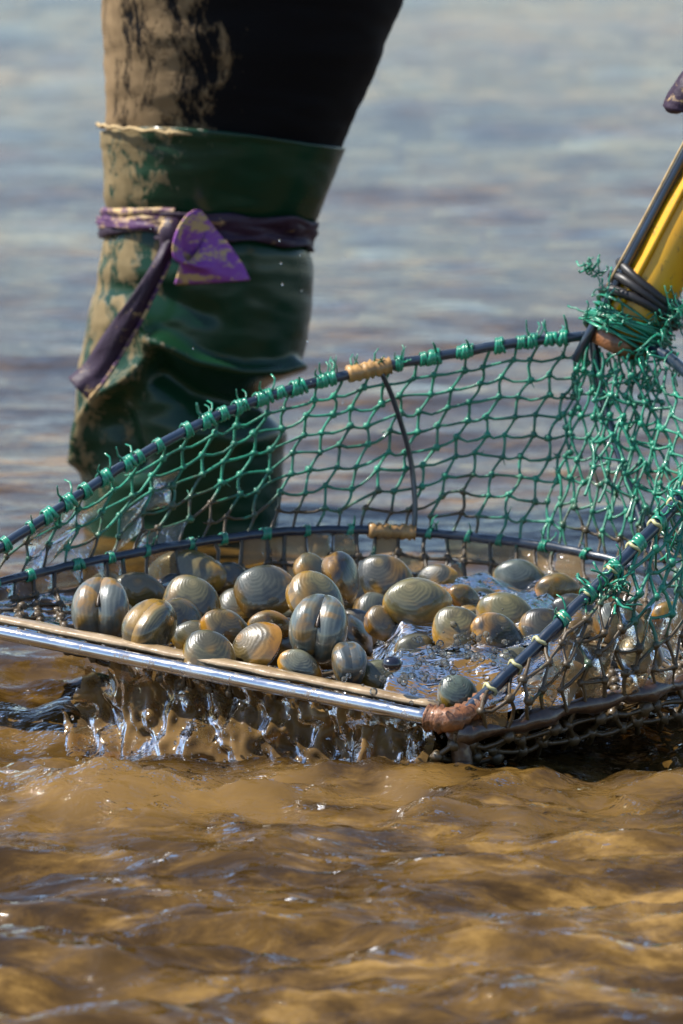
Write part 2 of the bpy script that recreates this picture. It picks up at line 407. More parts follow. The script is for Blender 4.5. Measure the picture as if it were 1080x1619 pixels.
# ------------------------------------------------------------------ the person's leg
EDGE = [(-560, 128, 760), (-300, 138, 715), (-150, 146, 682), (0, 151, 643), (100, 156, 607), (200, 162, 560), (240, 163, 543), (330, 166, 510),
        (380, 163, 492), (440, 152, 497), (500, 140, 492), (560, 128, 482), (600, 121, 466), (650, 118, 434), (700, 122, 445), (760, 130, 448),
        (830, 136, 436), (950, 138, 440), (1100, 140, 450)]
ER = np.array(EDGE, float)
def edges(py): return np.interp(py, ER[:, 0], ER[:, 1]), np.interp(py, ER[:, 0], ER[:, 2])
FOLDS = [  # polyline in the photograph, width px, height m
    ([(216, 500), (240, 528), (243, 570), (205, 610), (165, 632), (142, 668), (134, 730)], 12, .013),
    ([(262, 548), (310, 578), (380, 594), (435, 592), (462, 582)], 12, .016),
    ([(258, 590), (320, 622), (400, 636), (470, 615)], 24, -.020),
    ([(175, 560), (205, 560)], 26, -.006),
    ([(190, 668), (210, 720)], 28, -.016),
    ([(300, 690), (380, 700), (440, 685)], 22, .006),
    ([(170, 455), (250, 470), (330, 500)], 18, -.004),
    ([(180, 350), (330, 366), (505, 378)], 22, -.006)]
def seg_dist(x, y, poly):
    d = 1e9
    for (ax, ay), (bx, by) in zip(poly[:-1], poly[1:]):
        t = max(0, min(1, ((x - ax) * (bx - ax) + (y - ay) * (by - ay)) / ((bx - ax)**2 + (by - ay)**2)))
        d = min(d, math.hypot(x - ax - t * (bx - ax), y - ay - t * (by - ay)))
    return d
def leg_point(th, py, grow=0.0, folds=True, wrinkle=0.0):   # th 0 = sun side (left), pi/2 = facing the camera, pi = right
    xl, xr = edges(py); u = .5 - .5 * math.cos(th)
    A, B = P(xl, py, LEG_Y), P(xr, py, LEG_Y); c = (A + B) / 2; rx = (B - A).length / 2
    ry = rx * .86
    d = grow
    if folds:
        px = xl + (xr - xl) * u
        for poly, wd, am in FOLDS:
            q = seg_dist(px, py, poly)
            if q < 3 * wd: d += am * math.exp(-(q / wd)**2)
    if wrinkle: d += wrinkle * float(fbm(np.array(th * 1.2), np.array(py / 60.0), 3, 31))
    dx, dy = -math.cos(th) * (rx + d), -math.sin(th) * (ry + d)
    return Vector((c.x + dx, c.y + dy, c.z - dy * math.tan(PITCH)))
person = empty('person', P(290, 838, LEG_Y))
tag(person, 'person wading in mud-caked black waders and one green rubber boot', 'person')
def leg_mesh(py0, py1, step, grow, wr, name, mt, hem=None, folds=True):
    mb = MB(); NT = 112; rows = np.arange(py0, py1 + .1, step); nr = len(rows)
    def fn(i, j):
        th = 2 * math.pi * i / NT; py = rows[j]
        if hem:
            k = max(0, 1 - (py - py0) / 90); u = .5 - .5 * math.cos(th)
            py = py + k * (hem * (u - .5) + 2.5 * math.sin(th * 3 + 1))
        g = grow
        if py - py0 < 12 and hem: g = grow + .0012
        return leg_point(th, py, g, folds, wr)
    mb.grid(fn, NT, nr, wrap=True)
    if hem:   # turn the hem inwards so the rubber has a thickness
        base = len(mb.v)
        for i in range(NT):
            p = mb.v[i].copy(); q = leg_point(2 * math.pi * i / NT, py0 + 22, grow - .005, folds, wr); q.z = p.z - .004
            mb.v.append(q)
        for i in range(NT): mb.f.append((i, base + i, base + (i + 1) % NT, (i + 1) % NT))
    return mb.build(name, mt, person)
leg_mesh(-560, 300, 6, -.004, .0022, 'wader_leg', M['wader'], folds=False)
boot = leg_mesh(222, 1090, 5, .0, .0016, 'boot', M['boot'], hem=30)
# cord tied round the wader just above the boot
cord = empty('cord', leg_point(.6, 215, .003, False)); tag(cord, 'thin tan cord tied round the leg above the boot top', 'cord')
mb = MB(); pts = []
for k in range(60):
    th = -.9 + k / 59 * 2.05
    pts.append(leg_point(th, 196 + 26 * (th / 1.15 if th > 0 else -th * .2) + 1.5 * math.sin(k), .004, False))
mb.tube(pts, .0014, 6, jit=.2)
mb.build('loop', M['tan_cord'], cord)
mb = MB(); e = pts[-1]
mb.tube([e, e + Vector((.004, -.004, .001)), e + Vector((.010, -.003, .0)), e + Vector((.018, -.001, -.001))], [.0016, .0022, .0014, .0008], 6); mb.blob(e, .0035)
mb.build('knot', M['tan_cord'], cord)

# purple cloth strip tied in a bow
rib = empty('cloth_strip', leg_point(1.0, 372, .004)); tag(rib, 'purple cloth strip tied in a bow round the green boot', 'cloth strip')
def band(name, mt, pyf, halfpx, th0, th1, amp, seed, off=.003, wid=7):
    mb = MB(); n_ = 90
    def fn(i, j):
        th = th0 + (th1 - th0) * i / (n_ - 1); q = j / (wid - 1) * 2 - 1
        py = pyf(th) + q * halfpx * (1 + .25 * float(pnoise(np.array(th * 2.5), np.array(seed * 1.0), seed)))
        g = off + amp * float(fbm(np.array(th * 2.2), np.array(q * 1.6), 2, seed)) + .0022 * math.cos(q * math.pi * .5)
        return leg_point(th, py, g, True)
    mb.grid(fn, n_, wid); ob = mb.build(name, mt, rib)
    so = ob.modifiers.new('thick', 'SOLIDIFY'); so.thickness = .0012; return ob
band('band', M['muddy_purple_cloth'], lambda t: 338 + 10 * math.sin(t), 9, -.5, 1.25, .0025, 3, .003)
band('band', M['muddy_purple_cloth'], lambda t: 352 + 8 * math.sin(t * 1.2), 9, -.5, 1.25, .003, 4, .006)
band('band', M['dark_purple_cloth'], lambda t: 368 - 3 * math.sin(t), 8, -.5, 1.25, .003, 6, .003)
band('band', M['dark_purple_cloth'], lambda t: 360 + 5 * t, 21, 1.1, 3.9, .0035, 8, .004, 13)
# bow loop: a flattened sleeve of cloth opening to the upper left, pinched shut at its lower hem
mb = MB(); YB = LEG_Y - .105; NS, NL = 40, 22
A0 = P(300, 374, YB); A1 = P(336, 446, YB + .010)
UX = 1.12 / (FPX / 3.8)
def loopfn(i, j):
    t = j / (NL - 1); a = 2 * math.pi * i / NS; s = t**.85
    c = A0.lerp(A1, s) + Vector((10 * UX * math.sin(s * math.pi), .004 * math.sin(s * math.pi), 6 * UX * math.sin(s * math.pi)))
    rx = (20 + 33 * s) * UX; rz = (38 * (1 - s)) * UX; ry = (.017 * (1 - s)**.7 + .0012)
    tilt = -.35 * (1 - s) - .0 * s
    x, z = math.cos(a) * rx, math.sin(a) * rz
    x, z = x * math.cos(tilt) - z * math.sin(tilt), x * math.sin(tilt) + z * math.cos(tilt)
    wob = .0014 * float(pnoise(np.array(a * 1.5), np.array(t * 3.0), 41))
    return c + Vector((x, math.sin(a + .9) * ry + wob, z + .05 * x * s))
mb.grid(loopfn, NS, NL, wrap=True); ob = mb.build('bow_loop', M['purple_cloth'], rib)
so = ob.modifiers.new('thick', 'SOLIDIFY'); so.thickness = .0012
mb = MB(); mb.blob(P(270, 372, LEG_Y - .10), .011, 12, 8, .12, (1, .9, 1.3)); mb.build('knot', M['dark_purple_cloth'], rib)
mb = MB(); tp = spline([P(272, 378, YB), P(250, 425, YB - .006), P(218, 482, YB - .008), P(178, 545, YB - .004), P(150, 588, YB), P(124, 616, YB)], 9)
NT_ = len(tp)
def tailfn(i, j):
    t = j / (NT_ - 1); q = i / 8 * 2 - 1
    d = (tp[min(j + 1, NT_ - 1)] - tp[max(j - 1, 0)]).normalized()
    wv = Vector((-d.z, 0, d.x)); wv.normalize()
    tw = .55 * math.sin(t * 5 + .4)
    side = wv * math.cos(tw) + Vector((0, 1, 0)) * math.sin(tw)
    hw = (9 + 15 * t**.7 ) * UX
    return tp[j] - side * q * hw + Vector((0, -.004 * math.cos(q * 2.2) * (1 - .3 * t), 0)) + Vector((0, .0018 * float(pnoise(np.array(t * 6), np.array(q * 1.5), 44)), 0))
mb.grid(tailfn, 9, NT_); ob = mb.build('tail', M['dark_purple_cloth'], rib); tag(ob, 'dark purple hanging end of the strip')
so = ob.modifiers.new('thick', 'SOLIDIFY'); so.thickness = .0014
mb = MB(); mb.tube([tailfn(0.2, j) + Vector((0, -.002, 0)) for j in range(6, NT_)], .0016, 6, jit=.25); mb.build('hem', M['muddy_purple_cloth'], ob)

# ------------------------------------------------------------------ the basket
basket = empty('clam_basket', P(730, 1236, .01)); basket_label = 'wire-framed clam basket of green knotted netting with a yellow handle, lifted from the water'
tag(basket, basket_label, 'basket')
class Curve:                                         # spline with its pixel columns for look-up
    def __init__(s, ctl, n=14):
        s.pts = spline([P(*c) for c in ctl], n); s.px = np.array([topx(p)[0] for p in s.pts]); s.a = np.array([tuple(p) for p in s.pts])
        d = np.r_[0, np.cumsum(np.linalg.norm(np.diff(s.a, axis=0), axis=1))]; s.s = d / d[-1]; s.len = d[-1]
    def at(s, px): return Vector([float(np.interp(px, s.px, s.a[:, k])) for k in range(3)])
    def u(s, t): return Vector([float(np.interp(t, s.s, s.a[:, k])) for k in range(3)])
RIM_L = Curve([(-190, 962, .19), (-90, 920, .225), (0, 866, .26), (90, 806, .29), (190, 740, .325), (300, 678, .36), (420, 628, .39), (560, 590, .415), (700, 562, .43), (820, 542, .435), (935, 530, .44)])
HOOP = Curve([(-190, 968, .19), (-90, 943, .22), (0, 921, .255), (120, 893, .30), (260, 866, .345), (400, 846, .385), (520, 838, .405), (650, 841, .42), (800, 855, .41), (920, 874, .385), (1010, 900, .35), (1075, 945, .28), (1125, 1000, .20)])
ARM_R = Curve([(722, 1138, .004), (800, 1068, .03), (880, 990, .06), (985, 885, .10), (1080, 782, .15), (1128, 700, .22), (1118, 630, .31), (1070, 575, .38), (1010, 538, .425)])
BAR = Curve([(-190, 962, .19), (-30, 994, .155), (340, 1068, .078), (690, 1137, .006)])
FOLD = Curve([(722, 1160, .0), (800, 1148, .015), (900, 1122, .045), (1000, 1098, .08), (1130, 1072, .14)])
def rod(name, c, r, mt='frame_rod', n=12, par=None, wob=.0006):
    mb = MB(); pts = []
    for i, p in enumerate(c): pts.append(Vector(p) + Vector((0, 0, wob * float(pnoise(np.array(i * .35), np.array(2.2), 50)))))
    mb.tube(pts, r, n); return mb.build(name, M[mt], par or basket)
rod('rim_rod', RIM_L.pts, .0038); rod('base_hoop', HOOP.pts, .0036); rod('rim_rod', ARM_R.pts, .0044)
rod('stay_rod', spline([P(603, 588, .418), P(625, 640, .425), P(648, 720, .428), P(656, 790, .424), P(655, 838, .42)], 8), .0021)
rod('stay_rod', spline([P(936, 520, .425), P(945, 590, .42), P(968, 680, .41), P(1000, 780, .385), P(1024, 858, .355), P(1030, 905, .34)], 8), .0034)
bar = rod('front_bar', BAR.pts, .0050, 'steel', 20, wob=0)
# flat lip behind the front bar
mb = MB()
def lipfn(i, j):
    p = BAR.pts[j]; q = i / 3
    n_ = .0009 * float(pnoise(np.array(j * .5), np.array(q * 2), 61))
    return p + Vector((.002, .006 + q * .014, .0042 + .002 * math.sin(q * 3) + n_))
mb.grid(lipfn, 4, len(BAR.pts)); lip = mb.build('lip', M['lip'], bar)
so = lip.modifiers.new('thick', 'SOLIDIFY'); so.thickness = .003
# tape and bindings
def binding(name, mt, pts, r, wraps, lab=None):
    mb = MB(); m_ = len(pts) * 5; pp = []
    L = spline(pts, max(3, wraps))
    for i, p in enumerate(L): pp.append(p)
    mb.tube(pp, [r * (1 + .14 * math.sin(i * 2.6) + random.uniform(-.08, .08)) for i in range(len(pp))], 12, jit=.08)
    ob = mb.build(name, M[mt], basket); 
    if lab: ob['label'] = lab
    return ob
binding('tape_binding', 'tan_tape', [RIM_L.at(x) for x in (550, 575, 595, 617)], .0064, 5)
binding('tape_binding', 'tan_tape', [HOOP.at(x) + Vector((0, -.001, 0)) for x in (582, 610, 635, 657)], .0058, 5)
binding('corner_binding', 'rust_binding', [BAR.at(676), BAR.at(690), P(715, 1138, .003), P(745, 1128, .012), P(772, 1108, .02)], .0088, 6, 'rusty brown binding at the corner of the frame')
mb = MB(); mb.tube(spline([P(718, 1135, .006), P(726, 1170, .006), P(733, 1215, .006), P(735, 1275, .006)], 6), [.010, .009, .0082, .008, .0075, .0072] + [.007] * 13, 10, jit=.12)
mb.build('corner_post', M['dark_timber'], basket)
# handle
HA = P(984, 536, .43); HB = P(1086, 345, .44); hd = (HB - HA).normalized(); HL = .62
mb = MB(); hp = [HA + hd * (HL * k / 30) for k in range(31)]
mb.tube(hp, [.0232 + .0005 * math.sin(k * 1.7) for k in range(31)], 28)
handle = mb.build('handle', M['pipe'], basket)
sidev = Vector((-hd.z, 0, hd.x)).normalized()
if sidev.x > 0: sidev = -sidev
rodp = [HA + sidev * .0250 + Vector((0, -.010, 0)) + hd * (-.03 + .62 * k / 24) for k in range(25)]
rod('tang_rod', rodp, .0034, par=handle)
rod('wire', [p + sidev * .0048 + Vector((0, -.001, 0)) + hd * .06 for p in rodp[:-3]], .0010, 'tan_cord', 6, handle, .0012)
rod('split_sliver', [HA + sidev * .0150 + Vector((0, -.0195, 0)) + hd * (.02 + .3 * k / 12) for k in range(13)], .0022, 'pipe', 8, handle)
for k, (d0, rr) in enumerate(((.026, .0268), (.034, .0260), (.044, .0254))):
    mb = MB(); c = HA + hd * d0; a = sidev; bb = hd.cross(a).normalized(); pts = []
    for q in range(36):
        an = 2 * math.pi * q / 36
        pts.append(c + (a * math.cos(an) * 1.12 + bb * math.sin(an)) * rr + hd * (.006 * math.sin(an + k)))
    mb.tube(pts, .0036, 8, closed=True, jit=.12); mb.build('rubber_band', M['dark_rubber'], handle)
mb = MB(); mb.tube([HA - hd * .012, HA - hd * .004, HA + hd * .004], [.0225, .0248, .0244], 20, jit=.05); mb.build('end_collar', M['rust_binding'], handle)
# green twine lashing round the socket
def messy(mb, c, rad, n_, r, ln=.05, drop=0):
    for _ in range(n_):
        p = Vector(c) + Vector((random.gauss(0, 1) * rad[0], random.gauss(0, 1) * rad[1], random.gauss(0, 1) * rad[2])) * .6
        d = Vector((random.gauss(0, 1), random.gauss(0, 1), random.gauss(0, 1))).normalized(); pts = [p]
        for k in range(6):
            d = (d + Vector((random.gauss(0, .5), random.gauss(0, .5), random.gauss(0, .5) - drop))).normalized(); p = p + d * ln / 6
            pts.append(p)
        mb.tube(pts, r * random.uniform(.7, 1.2), 5)
mb = MB()
for k in range(16):
    c = HA + hd * (.004 + .012 * random.random()) ; a = sidev; bb = hd.cross(a).normalized(); pts = []
    tl = random.uniform(-.5, .5); tz = random.uniform(-.3, .8); rr = random.uniform(.0258, .0285)
    for q in range(26):
        an = 2 * math.pi * q / 26
        pts.append(c + (a * math.cos(an) * 1.15 + bb * math.sin(an)) * rr + hd * (rr * .5 * (tl * math.cos(an) + tz * math.sin(an))))
    mb.tube(pts, random.uniform(.0014, .0030), 8, closed=True, jit=.1, flat=.4)
lash = mb.build('lashing', M['twine_green'], basket)
mb = MB(); messy(mb, P(950, 492, .405), (.010, .006, .012), 22, .0007, .022); mb.build('frayed_twine', M['twine_green'], lash)
mb = MB(); messy(mb, P(938, 430, .41), (.005, .003, .004), 22, .0007, .012); mb.build('frayed_twine', M['twine_green'], lash)
mb = MB(); messy(mb, P(1062, 498, .41), (.012, .008, .007), 70, .0006, .02); mb.build('frayed_twine', M['twine_green'], lash)
mb = MB(); messy(mb, P(1040, 556, .40), (.016, .006, .010), 30, .0009, .03, .4); mb.build('frayed_twine', M['twine_green'], lash)
# cloth end hanging from the grip, just entering the picture
mb = MB(); cp = spline([P(1165, 60, .43), P(1130, 95, .425), P(1095, 130, .42), P(1076, 158, .42), P(1070, 172, .42), P(1070, 180, .42)], 6)
mb.tube(cp, [.014, .0145, .015] + [.0145] * (len(cp) - 9) + [.0125, .011, .009, .0065, .004, .001], 14, jit=.05, flat=.7); mb.build('grip_cloth', M['dark_purple_cloth'], basket)

# netting -----------------------------------------------------------
def strand(mb, a, b_, r, sag):
    m1 = a.lerp(b_, .33); m2 = a.lerp(b_, .67)
    j = (b_ - a).length * .05
    off = Vector((random.gauss(0, j), random.gauss(0, j), random.gauss(0, j) - sag))
    mb.tube([a, m1 + off, m2 + off * random.uniform(.5, 1.2), b_], [r * 1.15, r * random.uniform(.8, 1), r * random.uniform(.8, 1), r * 1.15], 5, cap=False, jit=.10)
FILM = {'clear': MB(), 'silty': MB(), 'mud': MB()}
def net(name, lines, cell, r, zig=.14, knot=2.2, skipfilm=None, filmkind=None, sag=.0012, mt='net', jit=.10, mudfn=None):
    """lines: list of callables t->point with length; nodes every `cell` m along each, cross links between neighbours"""
    mb = MB(); grid = []
    for j, (fn, L) in enumerate(lines):
        nk = max(1, round(L / cell)); row = []
        for k in range(nk + 1):
            t = k / nk
            if 0 < k < nk: t += random.uniform(-jit, jit) / nk + (zig if (j % 2) else -zig) / nk * .5
            p = Vector(fn(t))
            if 0 < k < nk: p += Vector((random.gauss(0, cell * .05) + (zig if (j + k) % 2 else -zig) * cell, random.gauss(0, cell * .05), 0))
            row.append(p)
        grid.append(row)
    for j, row in enumerate(grid):
        for k in range(len(row) - 1): strand(mb, row[k], row[k + 1], r, 0)
        for k in range(1, len(row) - 1):
            mb.blob(row[k], r * knot * random.uniform(.85, 1.2), 6, 4, .22)
            if random.random() < .3:
                d = Vector((random.gauss(0, 1), random.gauss(0, 1), random.gauss(0, 1))).normalized() * random.uniform(.004, .008)
                mb.tube([row[k], row[k] + d * .6, row[k] + d + Vector((0, 0, random.gauss(0, .001)))], [.0006, .0005, .0003], 4)
        if j + 1 < len(grid):
            nx_ = grid[j + 1]
            for k in range(1, min(len(row) - 1, len(nx_) - 1)): strand(mb, row[k], nx_[k], r * .95, sag)
            if filmkind:
                for k in range(0, min(len(row), len(nx_)) - 1):
                    q = [row[k], nx_[k], nx_[k + 1], row[k + 1]]
                    if skipfilm and skipfilm(sum(q, Vector()) / 4): continue
                    f = FILM['mud' if mudfn and mudfn(sum(q, Vector()) / 4) else filmkind]; c = sum(q, Vector()) / 4
                    nn = (q[1] - q[0]).cross(q[3] - q[0]).normalized()
                    b0 = len(f.v); ring = []
                    for e in range(4):
                        ring += [q[e], q[e].lerp(q[(e + 1) % 4], .5)]
                    bul = .0045 * random.uniform(-1, 1)
                    f.v += [c.lerp(p, .90) for p in ring] + [c.lerp(p, .55) + nn * bul * .8 for p in ring] + [c + nn * bul]
                    for e in range(8):
                        e2 = (e + 1) % 8
                        f.f += [(b0 + e, b0 + e2, b0 + 8 + e2, b0 + 8 + e), (b0 + 8 + e, b0 + 8 + e2, b0 + 16)]
    return mb.build(name, M[mt], basket)
CELL = .0155
def ruled(a, b_, bulge, dirv=Vector((0, 1, 0)), pw=1.0):
    return (lambda t: a.lerp(b_, t) + dirv * (bulge * math.sin(math.pi * t)**pw), (a - b_).length)
lines = []
for bx in np.arange(-150, 862, 36):
    hb = HOOP.at(bx); ht = topx(hb)[1] - topx(RIM_L.at(bx))[1]
    tx = min(bx + .36 * ht, 925)
    T = RIM_L.at(tx); lines.append(ruled(T, hb, .012))
def nofilmA(c):
    px, py = topx(c); d = (py - 800) / 60 - (px - 150) / 160
    return not (40 < px < 300 and random.random() < .55 + .35 * d)
net('back_net', lines, CELL, .00122, filmkind='clear', skipfilm=nofilmA)
# netting gathered under the handle and fanning out to the right
lines = []
topc = spline([P(925, 545, .435), P(950, 560, .42), P(985, 568, .41), P(1025, 572, .405), P(1060, 590, .385)] + [ARM_R.at(1)*0 + ARM_R.u(t) for t in (.80, .68, .60)], 6)
botc = [HOOP.at(x) for x in np.linspace(868, 1120, 16)] + [ARM_R.u(t) for t in (.35, .42, .5)]
for k in range(21):
    t = k / 20
    a = topc[int(round((t**1.5) * (len(topc) - 1)))] + Vector((random.uniform(-.004, .004), random.uniform(-.006, .006), random.uniform(-.004, .004)))
    bi = t * (len(botc) - 1); i0 = int(bi); bpt = botc[i0].lerp(botc[min(i0 + 1, len(botc) - 1)], bi - i0)
    lines.append(ruled(a, bpt, .010))
net('side_net', lines, .0165, .00115, zig=.16)
lines = []                                            # a second, slacker layer of gathered folds
for k in range(8):
    a = P(940 + k * 11, 560 + random.uniform(-6, 8), .40); bpt = P(925 + k * 22, 800 + k * 12 + random.uniform(-20, 20), .34)
    lines.append(ruled(a, bpt, .012, Vector((.5, 1, 0))))
net('gathered_net', lines, .017, .0011, zig=.2)
# bag bottom and back below the hoop
lines = []
def front(px): return BAR.at(px) + Vector((0, .004, -.004)) if px < 700 else FOLD.at(max(722, px))
for px in np.arange(-160, 1110, 36):
    a = HOOP.at(px + 6 * math.sin(px)); b_ = front(px + 20)
    def fn(t, a=a, b_=b_):
        p = a.lerp(b_, t); floor_ = .017 + .004 * math.sin(p.x * 30) + .05 * max(0, min(1, (-.10 - p.x) / .14))
        k = 1 - abs(2 * t - 1)**5
        p.z = p.z + (floor_ - p.z) * k
        return p
    L = sum((Vector(fn((i + 1) / 20)) - Vector(fn(i / 20))).length for i in range(20))
    lines.append((fn, L))
net('bag_net', lines, .0125, .0017, zig=.10, filmkind='silty', skipfilm=lambda c: random.random() < (.35 if topx(c)[1] < 905 else .04), mudfn=lambda c: topx(c)[1] > 925)
# right side of the bag, hanging from the right arm down to its bottom fold
lines = []
for k in range(15):
    t = k / 14
    a = ARM_R.u(.03 + .50 * t); b_ = FOLD.u(min(1, .02 + 1.0 * t)) + Vector((0, -.004, 0))
    lines.append(ruled(a, b_, -.016, Vector((0.2, 1, -.2))))
net('side_net', lines, .0165, .00150, zig=.14, filmkind='silty', skipfilm=lambda c: topx(c)[1] < 965 or random.random() < .1)
# thick gathered bottom seam
mb = MB(); mb.tube([FOLD.u(t) + Vector((random.gauss(0, .001), random.gauss(0, .001), random.gauss(0, .001))) for t in np.linspace(0, 1, 30)], [.006 + .002 * math.sin(i) for i in range(30)], 9, jit=.2)
mb.build('bottom_seam', M['dark_timber'], basket)
lines = []
for k in range(13):
    t = k / 12; a = FOLD.u(t); b_ = a + Vector((-.02 + .03 * t, .03, -.036)); lines.append(ruled(a, b_, -.01))
net('slack_net', lines, .014, .0022, zig=.2)
f = FILM['clear'].build('water_film', M['clear_film'], basket); tag(f, kind='stuff')
f = FILM['mud'].build('mud_film', M['mud_film'], basket); tag(f, kind='stuff')
f = FILM['silty'].build('water_film', M['silty_film'], basket); tag(f, kind='stuff')
# twine wraps that lace the net to the frame
variants = []
for k in range(5):
    mb = MB()
    for w_ in range(random.choice((2, 3, 3))):
        pts = []; o_ = (w_ - 1) * .0026
        for q in range(14):
            an = 2 * math.pi * q / 14; pts.append(Vector((o_ + .0012 * math.sin(an + w_), math.cos(an) * .0052, math.sin(an) * .0052)))
        mb.tube(pts, .0013, 5, closed=True, jit=.15)
    for w_ in range((0, 1, 0, 2, 3)[k]):
        d = Vector((random.gauss(0, .7), random.uniform(-1, .2), random.uniform(.2, 1.2))).normalized(); p = d * .005; pts = [p]
        for q in range(3):
            d = (d + Vector((random.gauss(0, .35),) * 1 + (random.gauss(0, .3), random.gauss(0, .3)))).normalized(); p = p + d * random.uniform(.003, .0055); pts.append(p)
        mb.tube(pts, [.0008, .0007, .0006, .0004], 4)
    variants.append(mb)
wm = []
def wrap_at(c, px, mt, sc=1.0, variants_=variants, name='twine_wrap'):
    p = c.at(px) if not isinstance(px, tuple) else c.u(px[0])
    q = c.at(px + 6) if not isinstance(px, tuple) else c.u(px[0] + .01)
    d = (q - p).normalized(); key = (random.randrange(len(variants_)), mt)
    ob = next((o for o in wm if o[0] == key), None)
    if ob is None:
        ob = variants_[key[0]].build(name, M[mt], basket); wm.append((key, ob))
    else:
        ob = ob[1].copy(); col.objects.link(ob)
    qr = d.to_track_quat('X', 'Z') @ Quaternion((1, 0, 0), random.uniform(-.7, .7))
    ob.rotation_mode = 'QUATERNION'; ob.rotation_quaternion = qr; ob.location = p; ob.scale = (sc * random.uniform(.9, 1.7), sc, sc)
for px in np.arange(-20, 900, 31): wrap_at(RIM_L, px + random.uniform(-9, 9), 'twine_green', random.uniform(.8, 1.0))
for px in list(np.arange(330, 560, 46)) + list(np.arange(640, 900, 50)): wrap_at(RIM_L, px + random.uniform(-6, 6), 'twine_green', random.uniform(.9, 1.05))
for px in np.arange(-10, 1000, 62): wrap_at(HOOP, px + random.uniform(-12, 12), 'twine_green', .78)
for t in np.linspace(.20, .50, 7): wrap_at(ARM_R, (t,), 'twine_green', random.uniform(.9, 1.1))
for t in np.linspace(.06, .62, 13):
    mb = MB(); c = ARM_R.u(t); d = (ARM_R.u(t + .01) - c).normalized(); a = d.orthogonal().normalized(); bb = d.cross(a)
    mb.tube([c + (a * math.cos(q * .35) + bb * math.sin(q * .35)) * .0047 + d * .001 * math.sin(q) for q in range(18)], .0014, 5, closed=True, jit=.15); mb.build('tie_ring', M['cream_tie'], basket)
mb = MB(); messy(mb, ARM_R.u(.27) + Vector((.006, -.004, -.004)), (.012, .005, .005), 26, .0009, .022); mb.build('frayed_twine', M['twine_green'], basket)
mb = MB(); messy(mb, ARM_R.u(.42) + Vector((.012, -.004, -.01)), (.010, .005, .02), 24, .0009, .024); mb.build('frayed_twine', M['twine_green'], basket)

# ------------------------------------------------------------------ clams
def valve_mesh(name, hz=.82, th=.46, shear=.55, mirror=1):
    NR, NP = 16, 30; vv_, ff, gr = [], [], []
    for j in range(NR + 1):
        r = j / NR
        for k in range(NP):
            ph = 2 * math.pi * k / NP; x = math.cos(ph) * r; z = math.sin(ph) * r * hz
            x *= 1 + .10 * math.sin(ph) * 0 + (.06 * math.cos(ph)); 
            if z < 0: x *= 1 + .04 * z
            hgt = th * (1 - r**2.1)**.52 if r < 1 else 0.0
            z2 = z + shear * hgt * (1.0 - .35 * r) ; y = hgt + .002
            x2 = x - .22 * hgt; z2 += .10 * math.exp(-(r / .35)**2); x2 += .05 * math.sin(3 * ph + hz * 20) * r
            vv_.append((x2, mirror * y, z2)); gr.append(r)
        
    for j in range(NR):
        for k in range(NP):
            q = (j * NP + k, j * NP + (k + 1) % NP, (j + 1) * NP + (k + 1) % NP, (j + 1) * NP + k)
            ff.append(q if mirror < 0 else q[::-1])
    if hz > .88:                          # inflated pair: lobes part towards the hinge
        vv_ = []
        for j in range(NR + 1):
            al = j / NR * math.pi * .60
            for k in range(NP):
                ph = 2 * math.pi * k / NP; rad = math.sin(al); x = .92 * rad * math.cos(ph); z = .84 * rad * math.sin(ph)
                off = .20 * (1 / (1 + math.exp(-(z - .05) * 4.5)))
                y = max(.0, .66 * math.cos(al) + off) if j < NR else 0.0
                vv_.append((x - .10 * y, mirror * (y + .001), z + .28 * y))
    me = bpy.data.meshes.new(name); me.from_pydata(vv_, [], ff); me.update()
    me.polygons.foreach_set('use_smooth', [True] * len(me.polygons))
    at = me.attributes.new('growth', 'FLOAT', 'POINT'); at.data.foreach_set('value', gr)
    return me
SH = []
for (hz, th, shr) in ((.84, .60, .70), (.74, .55, .55), (.90, .66, 1.25)):
    row = {}
    for mt in ('clam_grey', 'clam_olive', 'clam_ochre', 'clam_dark', 'clam_slate'):
        pr = []
        for s in (1, -1):
            me = valve_mesh('valve', hz, th, shr, s); me.materials.append(M[mt]); pr.append(me)
        row[mt] = pr
    lg = MB(); lg.tube([Vector((-.12 + .06 * k, 0, hz * (.97 - .02 * k))) for k in range(8)], [.02, .045, .05, .05, .045, .035, .025, .01], 7)
    lo = lg.build('ligament', M['ligament']); row['lig'] = lo.data; bpy.data.objects.remove(lo)
    SH.append(row)
clams = []
def clam(px, py, wpx, z, kind, shape, rot, tint=(1, 1, 1), label=None, group='clams heaped in the basket'):
    z -= .006 if z > .05 else 0; p = PZ(px, py, z); sc = wpx * 1.14 / 2 / (FPX / ((p - CAM).length))
    root = empty('clam', p); root.rotation_mode = 'XYZ'; rot = (rot[0] - 92, rot[1], rot[2] * .6) if rot[0] >= 25 else rot; root.rotation_euler = tuple(R(a) for a in rot); root.scale = (sc,) * 3
    for me in SH[shape]['clam_' + kind]:
        o_ = bpy.data.objects.new('valve', me); col.objects.link(o_); o_.parent = root; o_.color = (*tint, 1)
    o_ = bpy.data.objects.new('ligament', SH[shape]['lig']); col.objects.link(o_); o_.parent = root
    tag(root, label, 'clam', group); clams.append(root); return root
